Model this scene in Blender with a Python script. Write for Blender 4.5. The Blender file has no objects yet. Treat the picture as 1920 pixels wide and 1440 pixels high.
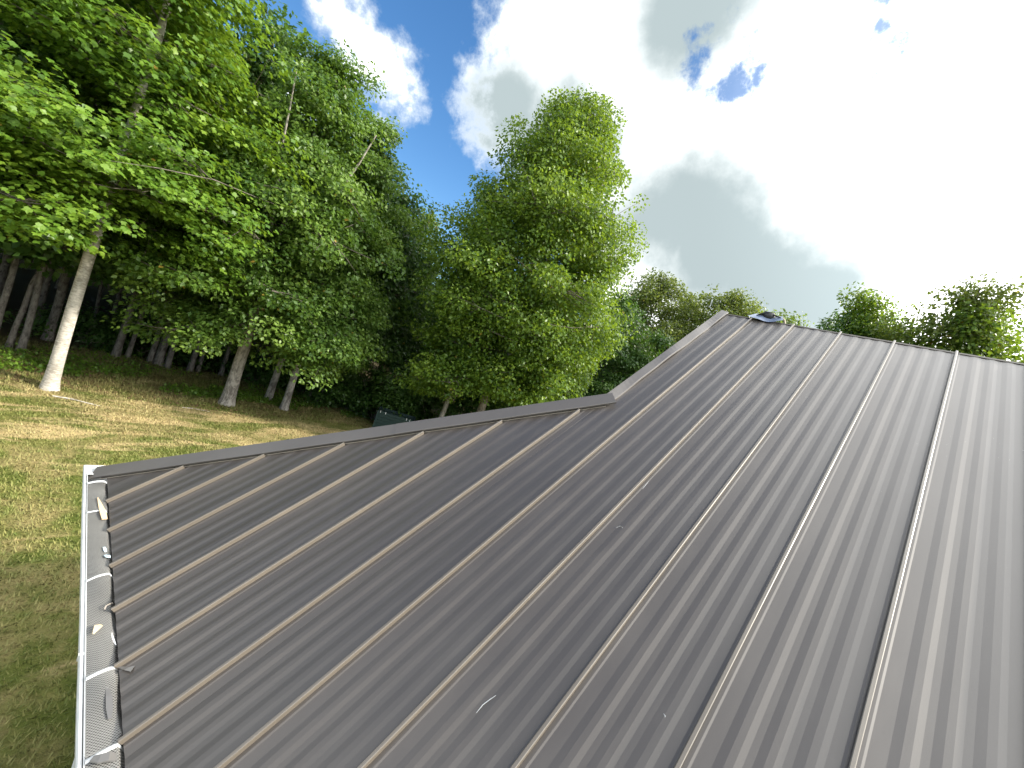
import bpy, math, random
import numpy as np
from mathutils import Matrix, Vector

# ------------------------------------------------------------------ basics
SC = bpy.context.scene
COL = SC.collection
U = 0.406                      # one roof panel, rib to rib (16 inch)
CAMZ = 4.87                    # camera height above the lawn
PIT = math.radians(36.87)      # 9:12 roof
CP, SP = math.cos(PIT), math.sin(PIT)
FPX = 757.77                   # focal length in pixels of the 1920 px photograph
WT = np.array([[0.63677, -0.18968, -0.74736], [-0.691, 0.28969, -0.66227], [0.34212, 0.93814, 0.05339]])
SUN_AZ, SUN_EL = math.radians(-46), math.radians(33)
SUN_DIR = Vector((math.cos(SUN_EL)*math.cos(SUN_AZ), math.cos(SUN_EL)*math.sin(SUN_AZ), math.sin(SUN_EL)))

def ray(u, v):
    r = WT @ np.array([(u-960)/FPX, -(v-720)/FPX, -1.0])
    return r/np.linalg.norm(r)
def azd(az, d):                # azimuth (deg, from +x) and distance -> ground x, y
    a = math.radians(az); return (d*math.cos(a), d*math.sin(a))

# ------------------------------------------------------------------ camera
cam = bpy.data.cameras.new('camera'); cam.sensor_width = 36; cam.lens = FPX/1920*36
cam.clip_start = 0.05; cam.clip_end = 3000
camo = bpy.data.objects.new('camera', cam); COL.objects.link(camo)
M = Matrix.Identity(4)
for r in range(3):
    for c in range(3): M[r][c] = WT[r][c]
M.translation = (0, 0, CAMZ)
camo.matrix_world = M
SC.camera = camo

# ------------------------------------------------------------------ view
SC.view_settings.view_transform = 'Standard'
SC.view_settings.look = 'None'
SC.view_settings.gamma = 1
SC.view_settings.exposure = 0.76
SC.render.engine = 'CYCLES'
SC.cycles.max_bounces = 4
SC.cycles.diffuse_bounces = 3
SC.cycles.glossy_bounces = 2
SC.cycles.transparent_max_bounces = 6
SC.cycles.use_denoising = True

# ------------------------------------------------------------------ node helper
class NT:
    def __init__(s, tree): s.t = tree; s.n = tree.nodes; s.l = tree.links
    def new(s, typ, **kw):
        nd = s.n.new(typ)
        for k, v in kw.items(): setattr(nd, k, v)
        return nd
    def put(s, sock, v):
        if isinstance(v, bpy.types.NodeSocket): s.l.new(v, sock)
        elif v is not None: sock.default_value = v
    def math(s, op, a, b=None, c=None, clamp=False):
        nd = s.new('ShaderNodeMath', operation=op); nd.use_clamp = clamp
        s.put(nd.inputs[0], a); s.put(nd.inputs[1], b)
        if c is not None: s.put(nd.inputs[2], c)
        return nd.outputs[0]
    def vmath(s, op, a, b=None, out=0):
        nd = s.new('ShaderNodeVectorMath', operation=op)
        s.put(nd.inputs[0], a); s.put(nd.inputs[1], b)
        return nd.outputs[out]
    def scale(s, a, f):
        nd = s.new('ShaderNodeVectorMath', operation='SCALE'); s.put(nd.inputs[0], a); s.put(nd.inputs['Scale'], f); return nd.outputs[0]
    def noise(s, vec, scale, detail=4, rough=0.55, dist=0.0, out='Fac'):
        nd = s.new('ShaderNodeTexNoise'); s.put(nd.inputs['Vector'], vec)
        nd.inputs['Scale'].default_value = scale; nd.inputs['Detail'].default_value = detail
        nd.inputs['Roughness'].default_value = rough; nd.inputs['Distortion'].default_value = dist
        return nd.outputs[out]
    def step(s, v, a, b, smooth=True):
        nd = s.new('ShaderNodeMapRange'); nd.interpolation_type = 'SMOOTHSTEP' if smooth else 'LINEAR'
        s.put(nd.inputs['Value'], v); nd.inputs['From Min'].default_value = a; nd.inputs['From Max'].default_value = b
        return nd.outputs[0]
    def mix(s, f, a, b, blend='MIX'):
        nd = s.new('ShaderNodeMix', data_type='RGBA', blend_type=blend)
        s.put(nd.inputs[0], f)
        for i, v in ((6, a), (7, b)):
            if isinstance(v, (tuple, list)) and len(v) == 3: v = (*v, 1)
            s.put(nd.inputs[i], v)
        return nd.outputs[2]
    def mapping(s, vec, scale=(1, 1, 1), rot=(0, 0, 0)):
        nd = s.new('ShaderNodeMapping'); s.put(nd.inputs['Vector'], vec)
        nd.inputs['Scale'].default_value = scale; nd.inputs['Rotation'].default_value = rot
        return nd.outputs[0]
    def bump(s, h, strength, dist):
        nd = s.new('ShaderNodeBump'); s.put(nd.inputs['Height'], h)
        nd.inputs['Strength'].default_value = strength; nd.inputs['Distance'].default_value = dist
        return nd.outputs[0]

# ------------------------------------------------------------------ world: Nishita sky with broken cumulus
world = bpy.data.worlds.new('World'); SC.world = world; world.use_nodes = True
T = NT(world.node_tree); T.n.clear()
tc = T.new('ShaderNodeTexCoord'); D0 = T.vmath('NORMALIZE', tc.outputs['Generated'])
sky = T.new('ShaderNodeTexSky'); sky.sky_type = 'NISHITA'; sky.sun_disc = False
sky.sun_elevation = SUN_EL; sky.sun_rotation = math.radians(90) - SUN_AZ
sky.air_density = 1.0; sky.dust_density = 0.0; sky.ozone_density = 3.0
wn = T.vmath('SUBTRACT', T.noise(D0, 3.2, 3, 0.6, out='Color'), (0.5, 0.5, 0.5))
wn2 = T.vmath('SUBTRACT', T.noise(D0, 12, 5, 0.65, out='Color'), (0.5, 0.5, 0.5))
DW = T.vmath('NORMALIZE', T.vmath('ADD', D0, T.vmath('ADD', T.scale(wn, 0.14), T.scale(wn2, 0.075))))
DG = T.vmath('NORMALIZE', T.vmath('ADD', D0, T.vmath('ADD', T.scale(wn, 0.15), T.scale(wn2, 0.045))))
def blob(px, rdeg, vec=None, xy=None):           # cone angle field: 1 at the centre, 0 at radius, negative outside
    d = ray(*px) if xy is None else xy
    dot = T.vmath('DOT_PRODUCT', vec or DW, tuple(float(x) for x in d), out=1)
    ang = T.math('ARCCOSINE', T.math('MINIMUM', dot, 0.99999))
    return T.math('SUBTRACT', 1.0, T.math('DIVIDE', ang, math.radians(rdeg)))
def union(fs):
    r = fs[0]
    for f in fs[1:]: r = T.math('MAXIMUM', r, f)
    return r
def sdist(px, rdeg, xy=None):                     # signed angle (deg/10) inside positive
    return T.math('MULTIPLY', blob(px, rdeg, xy=xy), rdeg/10)
def dirv(az, el):
    a, e = math.radians(az), math.radians(el)
    return (math.cos(e)*math.cos(a), math.cos(e)*math.sin(a), math.sin(e))
clouds = [sdist((655, 45), 3.6), sdist((700, 95), 3.8), sdist((745, 145), 3.2), sdist((566, 108), 1.1), sdist((640, 135), 1.0),
          sdist((725, 240), 1.5), sdist((560, 190), 2.6), sdist((1010, 60), 6.5), sdist((960, 190), 7.0), sdist((1050, 270), 8.0),
          sdist((1200, 120), 15), sdist((1330, 420), 17), sdist((1600, 300), 26), sdist((1850, 500), 30),
          sdist(None, 54, xy=dirv(-64, 42)), sdist(None, 24, xy=dirv(-160, 40)), sdist(None, 18, xy=dirv(150, 30))]  # last three centred out of view; widest shaped for the roof's reflections
F = union(clouds)
fb = T.math('SUBTRACT', T.noise(D0, 17, 7, 0.66), 0.5)
fc = T.math('ADD', T.math('MULTIPLY', fb, 0.80), F)
holes = union([sdist(px, rd) for px, rd in (((1308, 108), 2.3), ((1350, 155), 2.6), ((1396, 140), 1.7), ((1645, 85), 2.5), ((1630, 130), 1.8), ((1667, 20), 1.9))])
hm = T.step(T.math('ADD', holes, T.math('MULTIPLY', fb, 0.9)), -0.02, 0.22)
alpha = T.math('MULTIPLY', T.step(fc, -0.10, 0.28), T.math('SUBTRACT', 1.0, T.math('MULTIPLY', hm, 0.88)))
# grey undersides against sunlit tops
gre = union([blob((930, 210), 8, DG), blob((960, 260), 8, DG), blob((1060, 280), 10, DG), blob((1260, 400), 9, DG), blob((1350, 450), 10, DG), blob((1440, 500), 9, DG), blob((1520, 550), 7, DG),
             blob((1270, 5), 8, DG)])
gn = T.noise(D0, 7, 6, 0.6)
grey = T.step(T.math('ADD', gre, T.math('MULTIPLY', T.math('SUBTRACT', gn, 0.5), 0.9)), -0.45, 0.62)
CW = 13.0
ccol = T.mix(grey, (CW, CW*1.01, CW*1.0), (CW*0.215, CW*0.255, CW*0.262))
glow = T.step(T.vmath('DOT_PRODUCT', D0, tuple(SUN_DIR), out=1), 0.45, 1.0)     # added cloud brightness round the sun, to lighten the roof's reflections
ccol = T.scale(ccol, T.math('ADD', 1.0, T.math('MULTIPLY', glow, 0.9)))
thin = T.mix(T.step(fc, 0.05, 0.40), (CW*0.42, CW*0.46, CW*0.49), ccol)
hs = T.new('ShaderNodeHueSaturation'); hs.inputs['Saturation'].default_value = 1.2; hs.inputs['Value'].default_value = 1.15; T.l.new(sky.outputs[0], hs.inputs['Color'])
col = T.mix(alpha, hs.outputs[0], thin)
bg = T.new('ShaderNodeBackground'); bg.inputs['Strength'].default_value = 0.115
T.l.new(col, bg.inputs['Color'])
wo = T.new('ShaderNodeOutputWorld'); T.l.new(bg.outputs[0], wo.inputs['Surface'])
world.cycles.sampling_method = 'MANUAL'; world.cycles.sample_map_resolution = 512

sun = bpy.data.lights.new('sun', 'SUN'); sun.energy = 4.4; sun.angle = math.radians(3); sun.color = (1.0, 0.93, 0.80)
suno = bpy.data.objects.new('sun', sun); COL.objects.link(suno)
suno.rotation_euler = (-SUN_DIR).to_track_quat('-Z', 'Y').to_euler()
suno.location = (10, -10, 30)

# ------------------------------------------------------------------ mesh helpers
def mesh_np(name, V, F, tint=None, smooth=False):
    """V (n,3) floats, F (m,k) ints of one polygon size."""
    V = np.asarray(V, np.float32); F = np.asarray(F, np.int32)
    me = bpy.data.meshes.new(name); m, k = F.shape
    me.vertices.add(len(V)); me.vertices.foreach_set('co', V.ravel())
    me.loops.add(m*k); me.loops.foreach_set('vertex_index', F.ravel())
    me.polygons.add(m); me.polygons.foreach_set('loop_start', np.arange(0, m*k, k, dtype=np.int32))
    me.polygons.foreach_set('loop_total', np.full(m, k, np.int32))
    if smooth: me.polygons.foreach_set('use_smooth', np.ones(m, bool))
    if tint is not None:
        a = me.attributes.new('tint', 'FLOAT', 'FACE'); a.data.foreach_set('value', np.asarray(tint, np.float32))
    me.update(calc_edges=True)
    return me
def link(name, me, mat=None, parent=None, kind=None):
    o = bpy.data.objects.new(name, me); COL.objects.link(o)
    if mat is not None and me is not None and not me.materials: me.materials.append(mat)
    if parent is not None: o.parent = parent
    if kind: o['kind'] = kind
    return o
def empty(name, loc=(0, 0, 0), rz=0):
    o = bpy.data.objects.new(name, None); COL.objects.link(o); o.location = loc; o.rotation_euler = (0, 0, rz); o.empty_display_size = 0.2
    return o
def tag(o, label=None, cat=None, group=None, kind=None):
    if label: o['label'] = label
    if cat: o['category'] = cat
    if group: o['group'] = group
    if kind: o['kind'] = kind
    return o
class MB:
    def __init__(s): s.v = []; s.f = []
    def add(s, vs, fs):
        n = len(s.v); s.v += [tuple(map(float, p)) for p in vs]; s.f += [tuple(i+n for i in f) for f in fs]; return s
    def box(s, a, b):
        x0, y0, z0 = a; x1, y1, z1 = b
        return s.add([(x0, y0, z0), (x1, y0, z0), (x1, y1, z0), (x0, y1, z0), (x0, y0, z1), (x1, y0, z1), (x1, y1, z1), (x0, y1, z1)],
                     [(0, 3, 2, 1), (4, 5, 6, 7), (0, 1, 5, 4), (1, 2, 6, 5), (2, 3, 7, 6), (3, 0, 4, 7)])
    def tube(s, pts, rad, n=8, cap=True):
        V, F = tube_np(pts, rad, n); k = len(s.v)
        s.add(V, [tuple(f) for f in F])
        if cap:
            s.f.append(tuple(k+i for i in range(n))[::-1]); s.f.append(tuple(k+len(V)-n+i for i in range(n)))
        return s
    def sweep(s, prof, path):      # prof: list of (a,b) ; path: function index-> maps (a,b)->xyz ; open profile
        k = len(s.v); n = len(prof)
        for fn in path: s.v += [tuple(map(float, fn(a, b))) for a, b in prof]
        for j in range(len(path)-1):
            for i in range(n-1):
                s.f.append((k+j*n+i, k+j*n+i+1, k+(j+1)*n+i+1, k+(j+1)*n+i))
        return s
    def mesh(s, name, smooth=False):
        me = bpy.data.meshes.new(name); me.from_pydata(s.v, [], s.f); me.update()
        if smooth:
            for p in me.polygons: p.use_smooth = True
        return me
    def build(s, name, mat, parent=None, smooth=False, kind=None): return link(name, s.mesh(name, smooth), mat, parent, kind)
def tube_np(pts, rad, n=8):
    P = np.asarray(pts, float); R = np.asarray(rad, float)
    Tn = np.gradient(P, axis=0); Tn /= np.linalg.norm(Tn, axis=1)[:, None]+1e-9
    ref = np.array([0, 0, 1.0]) if abs(Tn[0][2]) < 0.8 else np.array([1.0, 0, 0])
    A = np.cross(Tn, ref); A /= np.linalg.norm(A, axis=1)[:, None]+1e-9
    Bn = np.cross(Tn, A)
    th = np.arange(n)*2*math.pi/n
    V = P[:, None, :] + R[:, None, None]*(np.cos(th)[None, :, None]*A[:, None, :] + np.sin(th)[None, :, None]*Bn[:, None, :])
    m = len(P); i = np.arange(n); j = np.arange(m-1)[:, None]
    F = np.stack([j*n+i, j*n+(i+1) % n, (j+1)*n+(i+1) % n, (j+1)*n+i], -1).reshape(-1, 4)
    return V.reshape(-1, 3), F

# ------------------------------------------------------------------ materials
def mat(name):
    m = bpy.data.materials.new(name); m.use_nodes = True
    t = NT(m.node_tree); b = m.node_tree.nodes['Principled BSDF']
    return m, t, b
def simple(name, colr, rough=0.5, metal=0.0, spec=0.5, var=0.12, scale=30, bump=0.0):
    m, t, b = mat(name)
    g = t.new('ShaderNodeNewGeometry').outputs['Position']
    n = t.noise(g, scale, 5, 0.6)
    c = t.mix(n, tuple(x*(1-var) for x in colr), tuple(min(1, x*(1+var)) for x in colr))
    t.put(b.inputs['Base Color'], c); b.inputs['Roughness'].default_value = rough; b.inputs['Metallic'].default_value = metal
    b.inputs['Specular IOR Level'].default_value = spec
    if bump: t.put(b.inputs['Normal'], t.bump(n, bump, 0.01))
    return m
def leaf_mat(name, dark, mid, light, trans=(0.22, 0.42, 0.03), tf=0.35, rough=0.42):
    m, t, b = mat(name)
    at = t.new('ShaderNodeAttribute', attribute_name='tint').outputs['Fac']
    c = t.mix(t.step(at, 0.0, 0.55, False), dark, mid); c = t.mix(t.step(at, 0.55, 1.0, False), c, light)
    # a few yellowing leaves
    c = t.mix(t.math('GREATER_THAN', at, 0.985), c, (0.26, 0.17, 0.03))
    t.put(b.inputs['Base Color'], c); b.inputs['Roughness'].default_value = rough; b.inputs['Specular IOR Level'].default_value = 0.35
    tr = t.new('ShaderNodeBsdfTranslucent'); t.put(tr.inputs['Color'], t.mix(0.5, c, trans))
    mx = t.new('ShaderNodeMixShader'); mx.inputs[0].default_value = tf
    t.l.new(b.outputs[0], mx.inputs[1]); t.l.new(tr.outputs[0], mx.inputs[2])
    t.l.new(mx.outputs[0], m.node_tree.nodes['Material Output'].inputs['Surface'])
    return m
def bark_mat(name, c0, c1, scale=8, rings=False):
    m, t, b = mat(name)
    g = t.new('ShaderNodeTexCoord').outputs['Object']
    v = t.mapping(g, (scale, scale, scale*(3.0 if rings else 0.35)))
    n = t.noise(v, 1.6, 8, 0.68, 0.6); n2 = t.noise(g, 2.2, 4, 0.6)
    f = t.step(t.math('ADD', n, t.math('MULTIPLY', t.math('SUBTRACT', n2, 0.5), 0.5)), 0.34, 0.62)
    c = t.mix(f, c0, c1)
    c = t.mix(t.step(t.noise(g, 5, 4, 0.6), 0.60, 0.72), c, tuple(x*1.25 for x in c1))   # lichen
    t.put(b.inputs['Base Color'], c); b.inputs['Roughness'].default_value = 0.9; b.inputs['Specular IOR Level'].default_value = 0.15
    t.put(b.inputs['Normal'], t.bump(n, 0.7, 0.03))
    return m

def metal_roof(name, base, dust, rough):
    m, t, b = mat(name)
    g = t.new('ShaderNodeTexCoord').outputs['Object']
    info = t.new('ShaderNodeObjectInfo').outputs['Random']
    grain = t.noise(g, 420, 3, 0.7)
    smear = t.noise(t.mapping(g, (2.2, 14, 2.2)), 1.0, 6, 0.62, 0.4)
    blot = t.noise(g, 1.7, 5, 0.6)
    c = t.mix(t.math('MULTIPLY', t.step(smear, 0.42, 0.78), 0.45), base, dust)
    c = t.mix(t.math('MULTIPLY', t.step(blot, 0.5, 0.8), 0.4), c, dust)
    c = t.mix(t.math('MULTIPLY', t.math('SUBTRACT', grain, 0.5), 0.5), c, (0.20, 0.19, 0.18))
    c = t.mix(t.math('MULTIPLY', info, 0.6), c, tuple(x*0.85 for x in base))
    # fine scuffs where people knelt and dragged tools
    sc = t.noise(t.mapping(g, (18, 60, 18), (0, 0, 0.5)), 1.0, 3, 0.5, 1.2)
    zone = t.step(t.noise(g, 1.1, 2, 0.5), 0.55, 0.68)
    scf = t.math('MULTIPLY', t.step(sc, 0.70, 0.78), zone)
    c = t.mix(t.math('MULTIPLY', scf, 0.6), c, (0.34, 0.32, 0.29))
    chips = t.math('MULTIPLY', t.step(t.noise(g, 41, 3, 0.55), 0.80, 0.82), t.step(blot, 0.45, 0.6))
    c = t.mix(t.math('MULTIPLY', chips, 0.7), c, (0.6, 0.6, 0.58))
    t.put(b.inputs['Base Color'], c); b.inputs['Specular IOR Level'].default_value = 1.0
    t.put(b.inputs['Roughness'], t.math('ADD', rough-0.03, t.math('MULTIPLY', smear, 0.07)))
    h = t.math('ADD', t.math('MULTIPLY', grain, 0.015), t.math('MULTIPLY', t.noise(g, 1.3, 2, 0.5), 0.5))
    t.put(b.inputs['Normal'], t.bump(h, 0.35, 0.02))
    return m
M_ROOF = metal_roof('bronze_roof_paint', (0.066, 0.055, 0.047), (0.104, 0.089, 0.076), 0.43)
M_SEAM = metal_roof('bronze_seam_sunlit', (0.145, 0.122, 0.096), (0.215, 0.183, 0.146), 0.38)  # roof bronze made lighter: the sun on the seams is in this colour
M_TRIM = metal_roof('bronze_trim_paint', (0.092, 0.080, 0.071), (0.118, 0.104, 0.092), 0.42)
M_DARK = simple('closure_shade_dark', (0.022, 0.020, 0.019), 0.8, var=0.3)  # closures near black: the shade under cap and rake is in this colour
M_EDGE = simple('bare_cut_metal_edge', (0.42, 0.37, 0.31), 0.4, 0.3)
M_WHITE = simple('white_gutter_enamel', (0.55, 0.56, 0.56), 0.38, var=0.22, scale=14)
M_GALV = simple('galvanised_mesh', (0.27, 0.265, 0.25), 0.5, 0.0, var=0.15, scale=14)
M_WALL = simple('white_siding', (0.72, 0.71, 0.68), 0.6, var=0.05)
M_WOODCHIP = simple('pale_cut_wood', (0.66, 0.49, 0.30), 0.7, var=0.15, scale=60)
M_BLUEFOIL = simple('pale_blue_film', (0.48, 0.60, 0.66), 0.35, var=0.12)
M_FLASH = simple('slate_blue_flashing', (0.20, 0.25, 0.36), 0.3, 0.2, var=0.15)
M_BLACKFILM = simple('black_rubber', (0.02, 0.021, 0.024), 0.45, var=0.3)
M_PVC = simple('weathered_pipe', (0.42, 0.36, 0.27), 0.6)
M_PAPER = simple('dry_tan_leaf', (0.55, 0.46, 0.30), 0.8, var=0.2)
M_GREYSTRIP = simple('grey_metal_strip', (0.17, 0.165, 0.16), 0.4, 0.3)
M_GREENBIN = simple('dark_green_plastic', (0.010, 0.030, 0.026), 0.55, var=0.25)

# ------------------------------------------------------------------ ground
def ground_col(t, pos):
    big = t.noise(pos, 0.42, 5, 0.6, 0.5); med = t.noise(pos, 1.6, 5, 0.62); fine = t.noise(pos, 9, 4, 0.7)
    streak = t.noise(t.mapping(pos, (0.33, 1.25, 1), (0, 0, 0.12)), 1.0, 6, 0.62, 0.8)
    sep = t.new('ShaderNodeSeparateXYZ'); t.put(sep.inputs[0], pos); Y = sep.outputs[1]
    c = t.mix(t.step(med, 0.3, 0.7), (0.105, 0.130, 0.026), (0.205, 0.205, 0.058))
    dry = t.step(t.math('ADD', big, t.math('MULTIPLY', t.math('SUBTRACT', med, 0.5), 0.7)), 0.41, 0.62)
    c = t.mix(t.math('MULTIPLY', dry, 0.8), c, (0.330, 0.260, 0.120))
    # worn sandy band in front of the trees
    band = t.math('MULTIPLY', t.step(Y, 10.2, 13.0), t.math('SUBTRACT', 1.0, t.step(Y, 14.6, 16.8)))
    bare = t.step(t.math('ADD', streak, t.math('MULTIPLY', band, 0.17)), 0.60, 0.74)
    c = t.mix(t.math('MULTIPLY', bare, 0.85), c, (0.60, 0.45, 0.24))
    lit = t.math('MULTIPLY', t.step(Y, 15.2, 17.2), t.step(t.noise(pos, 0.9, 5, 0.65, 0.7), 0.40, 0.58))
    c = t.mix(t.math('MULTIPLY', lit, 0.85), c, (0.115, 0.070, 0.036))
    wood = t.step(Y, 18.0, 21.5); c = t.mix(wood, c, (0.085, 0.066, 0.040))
    c = t.mix(t.step(fine, 0.25, 0.8), t.mix(0.35, c, (0.03, 0.05, 0.012)), c)
    return c
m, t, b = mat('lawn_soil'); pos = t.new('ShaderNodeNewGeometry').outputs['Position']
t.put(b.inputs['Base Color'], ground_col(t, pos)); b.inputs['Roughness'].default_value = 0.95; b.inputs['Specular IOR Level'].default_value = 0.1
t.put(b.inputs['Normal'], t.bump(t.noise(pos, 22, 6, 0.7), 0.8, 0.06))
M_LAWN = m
m, t, b = mat('grass_blades'); pos = t.new('ShaderNodeNewGeometry').outputs['Position']
at = t.new('ShaderNodeAttribute', attribute_name='tint').outputs['Fac']
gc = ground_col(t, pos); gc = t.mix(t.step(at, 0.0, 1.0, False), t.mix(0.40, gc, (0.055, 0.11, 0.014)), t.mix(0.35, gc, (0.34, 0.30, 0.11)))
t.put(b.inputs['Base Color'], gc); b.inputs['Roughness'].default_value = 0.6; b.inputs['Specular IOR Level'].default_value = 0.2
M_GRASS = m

def gz(x, y):                    # gentle relief of the lawn
    x = np.asarray(x, float); y = np.asarray(y, float)
    return 0.05*np.sin(x*0.55+0.7)*np.sin(y*0.42) + 0.03*np.sin(x*1.3+y*0.9) + 0.02*np.sin(y*2.1-x*1.7)
gx = np.concatenate([[-420, -200, -90], np.linspace(-40, 60, 161), [100, 220, 420]])
gy = np.concatenate([[-420, -200, -90], np.linspace(-30, 60, 145), [100, 220, 420]])
X, Y = np.meshgrid(gx, gy); Z = gz(X, Y)*(np.abs(X) < 70)*(np.abs(Y) < 70)
nx, ny = len(gx), len(gy); i = np.arange(nx-1); j = np.arange(ny-1)[:, None]
Fg = np.stack([j*nx+i, j*nx+i+1, (j+1)*nx+i+1, (j+1)*nx+i], -1).reshape(-1, 4)
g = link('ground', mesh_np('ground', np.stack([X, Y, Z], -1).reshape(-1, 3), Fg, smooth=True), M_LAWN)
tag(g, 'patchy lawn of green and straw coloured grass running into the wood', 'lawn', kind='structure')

rg = np.random.default_rng(5)
def grass(n):
    x = rg.uniform(-9, 10, n); y = 3.2 + (20.5-3.2)*rg.random(n)**1.15
    ok = ~((x > 0.75) & (y < 4.0)); x, y = x[ok], y[ok]; n = len(x)
    th = rg.uniform(0, 2*np.pi, n); L = rg.uniform(0.035, 0.085, n)*np.where(y > 15.5, 1.5, 1.0); w = rg.uniform(0.004, 0.009, n)*(0.8+y/14)
    lean = rg.uniform(0.3, 1.1, n)
    d = np.stack([np.cos(th)*np.sin(lean), np.sin(th)*np.sin(lean), np.cos(lean)], -1)
    sd = np.stack([-np.sin(th), np.cos(th), np.zeros(n)], -1)
    P = np.stack([x, y, gz(x, y)-0.004], -1)
    V = np.stack([P-sd*w[:, None], P+sd*w[:, None], P+d*L[:, None]], 1).reshape(-1, 3)
    return mesh_np('grass', V, np.arange(3*n).reshape(-1, 3), rg.random(n))
o = link('lawn_grass', grass(300000), M_GRASS)
tag(o, 'short patchy lawn grass between the gutter and the wood', 'grass', kind='stuff')

# ------------------------------------------------------------------ house and roof
H_, T0, T1 = 4.6319*U, -1.9784*U, 11.9246*U
RIB0 = -1.6415*U
HIPC = 9.10*U                                # hip line s = HIPC - 0.8 t
SG = 4.17*U                                  # gable (rake) position along the ridge
SEND = -15*U                                 # far end of the house behind the camera
RISE = 0.026                                 # seam height above the pan
def rp(s, t, h=0.0):                         # roof plane point: s along eave, t up the slope, h above seam tops
    k = h - H_
    return np.array([t*CP - k*SP, s, CAMZ + t*SP + k*CP])
def t_end(s): return T1 if s <= SG else min(T1, (HIPC-s)/0.8)
S_CORNER = HIPC - 0.8*T0
EX, _, EZ = rp(0, T0, -RISE)                  # eave edge of the pans
RX, _, RZ = rp(0, T1, -RISE)                  # ridge
house = empty('house', (4, -1, 0))
tag(house, 'house with dark bronze standing seam metal hip roof and white gutter', 'house')
def hb(o):                                    # keep children in world space
    o.matrix_parent_inverse = Matrix.Translation(house.location).inverted(); return o
# deck: back slope, hip end and gable, under the panels
XB = 2*RX - EX
hz = (SG*1.0)
zh = EZ + (S_CORNER-SG)*0.75                  # height of the hip plane where it meets the gable
xh = EX + (S_CORNER-SG)
mb = MB()
e = 0.012
mb.add([(RX, SEND, RZ-e), (RX, SG, RZ-e), (XB, SG, EZ-e), (XB, SEND, EZ-e)], [(0, 1, 2, 3)])          # back slope
mb.add([(EX+.02, S_CORNER-.02, EZ-e), (xh, SG, zh-e), (2*RX-xh, SG, zh-e), (XB-.02, S_CORNER-.02, EZ-e)], [(0, 3, 2, 1)])   # hip end
mb.add([(2*RX-xh, SG, zh-e), (XB, SG, EZ-e), (XB, S_CORNER, EZ-e)], [(0, 1, 2)])
mb.add([(EX+.03, SEND, EZ-e*2), (EX+.03, S_CORNER-.03, EZ-e*2), (xh, SG-.02, zh-e*2), (RX, SG-.02, RZ-e*2), (RX, SEND, RZ-e*2)], [(0, 1, 2, 3, 4)])
roof = hb(mb.build('roof', M_ROOF, house))
mb = MB()
mb.add([(xh+.05, SG-.03, zh-.1), (RX, SG-.03, RZ-.08), (2*RX-xh-.05, SG-.03, zh-.1)], [(0, 1, 2)])
hb(mb.build('gable_wall', M_WALL, house))
OV = 0.32
mb = MB()
x0, x1, y0, y1, zt = EX+OV, XB-OV, SEND+0.2, S_CORNER-OV, EZ-0.16
mb.add([(x0, y0, 0), (x1, y0, 0), (x1, y1, 0), (x0, y1, 0), (x0, y0, zt), (x1, y0, zt), (x1, y1, zt), (x0, y1, zt)],
       [(0, 1, 5, 4), (1, 2, 6, 5), (2, 3, 7, 6), (3, 0, 4, 7)])
hb(mb.build('wall', M_WALL, house))
mb = MB()
mb.box((EX+0.03, y0, zt-.02), (XB-.03, S_CORNER-.03, zt))
hb(mb.build('soffit', M_WHITE, house))
mb = MB()
mb.box((EX+0.030, y0, zt-.02), (EX+0.052, S_CORNER-.03, EZ-.03)); mb.box((EX+.052, S_CORNER-.052, zt-.02), (XB-.03, S_CORNER-.03, EZ-.03))
hb(mb.build('fascia', M_WHITE, house))
mb = MB()
mb.add([(x0, y0, zt), (RX, y0, RZ-.1), (x1, y0, zt)], [(0, 1, 2)]); hb(mb.build('gable_wall', M_WALL, house))

# panels: pan with three shallow stiffening ribs (fractions run from the seam with the larger s)
PROF = [(0.012, -RISE+.001), (0.055, -RISE+.001), (0.075, -RISE-.0013), (0.198, -RISE-.0013), (0.268, -RISE+.0017), (0.326, -RISE+.0017), (0.380, -RISE-.0013),
        (0.436, -RISE-.0013), (0.503, -RISE+.0017), (0.558, -RISE+.0017), (0.610, -RISE-.0013), (0.668, -RISE-.0013), (0.738, -RISE+.0017), (0.798, -RISE+.0017),
        (0.850, -RISE-.0013), (0.940, -RISE-.0013), (0.962, -RISE+.0005), (0.988, -RISE+.0005)]
rr = random.Random(3)
def panel(i):                                # between seam i (s small) and i+1
    sa, sb = RIB0+(i+1)*U, RIB0+i*U
    ss = [(sa + (sb-sa)*f, h) for f, h in PROF]
    if sb < SG < sa:
        ins = []
        for k, (s, h) in enumerate(ss):
            if k and ss[k-1][0] > SG >= s: ins += [(SG+.0005, -RISE-.002), (SG-.0005, -RISE-.002)]
            ins.append((s, h))
        ss = ins
    nt = 26; V = []; n = len(ss)
    ph = rr.uniform(0, 6); ph2 = rr.uniform(0, 6)
    for j in range(nt+1):
        for s, h in ss:
            te = t_end(s) - 0.004; tt = T0 + (te-T0)*j/nt
            w = (s-sb)/(sa-sb)
            h2 = h + 0.0008*math.sin(tt*2.3+ph+2*w)*math.sin(math.pi*w) + 0.0007*math.sin(tt*5.1+ph2)*math.sin(math.pi*w)
            V.append(rp(s, tt, h2))
    F = [(j*n+k, j*n+k+1, (j+1)*n+k+1, (j+1)*n+k) for j in range(nt) for k in range(n-1)]
    mb = MB(); mb.v = [tuple(v) for v in V]; mb.f = F
    # turned-down eave edge
    k0 = len(mb.v)
    for s, h in ss: mb.v.append(tuple(rp(s, T0-.001, h-.016)))
    mb.f += [(k+1, k, k0+k, k0+k+1) for k in range(n-1)]
    return mb
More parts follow.
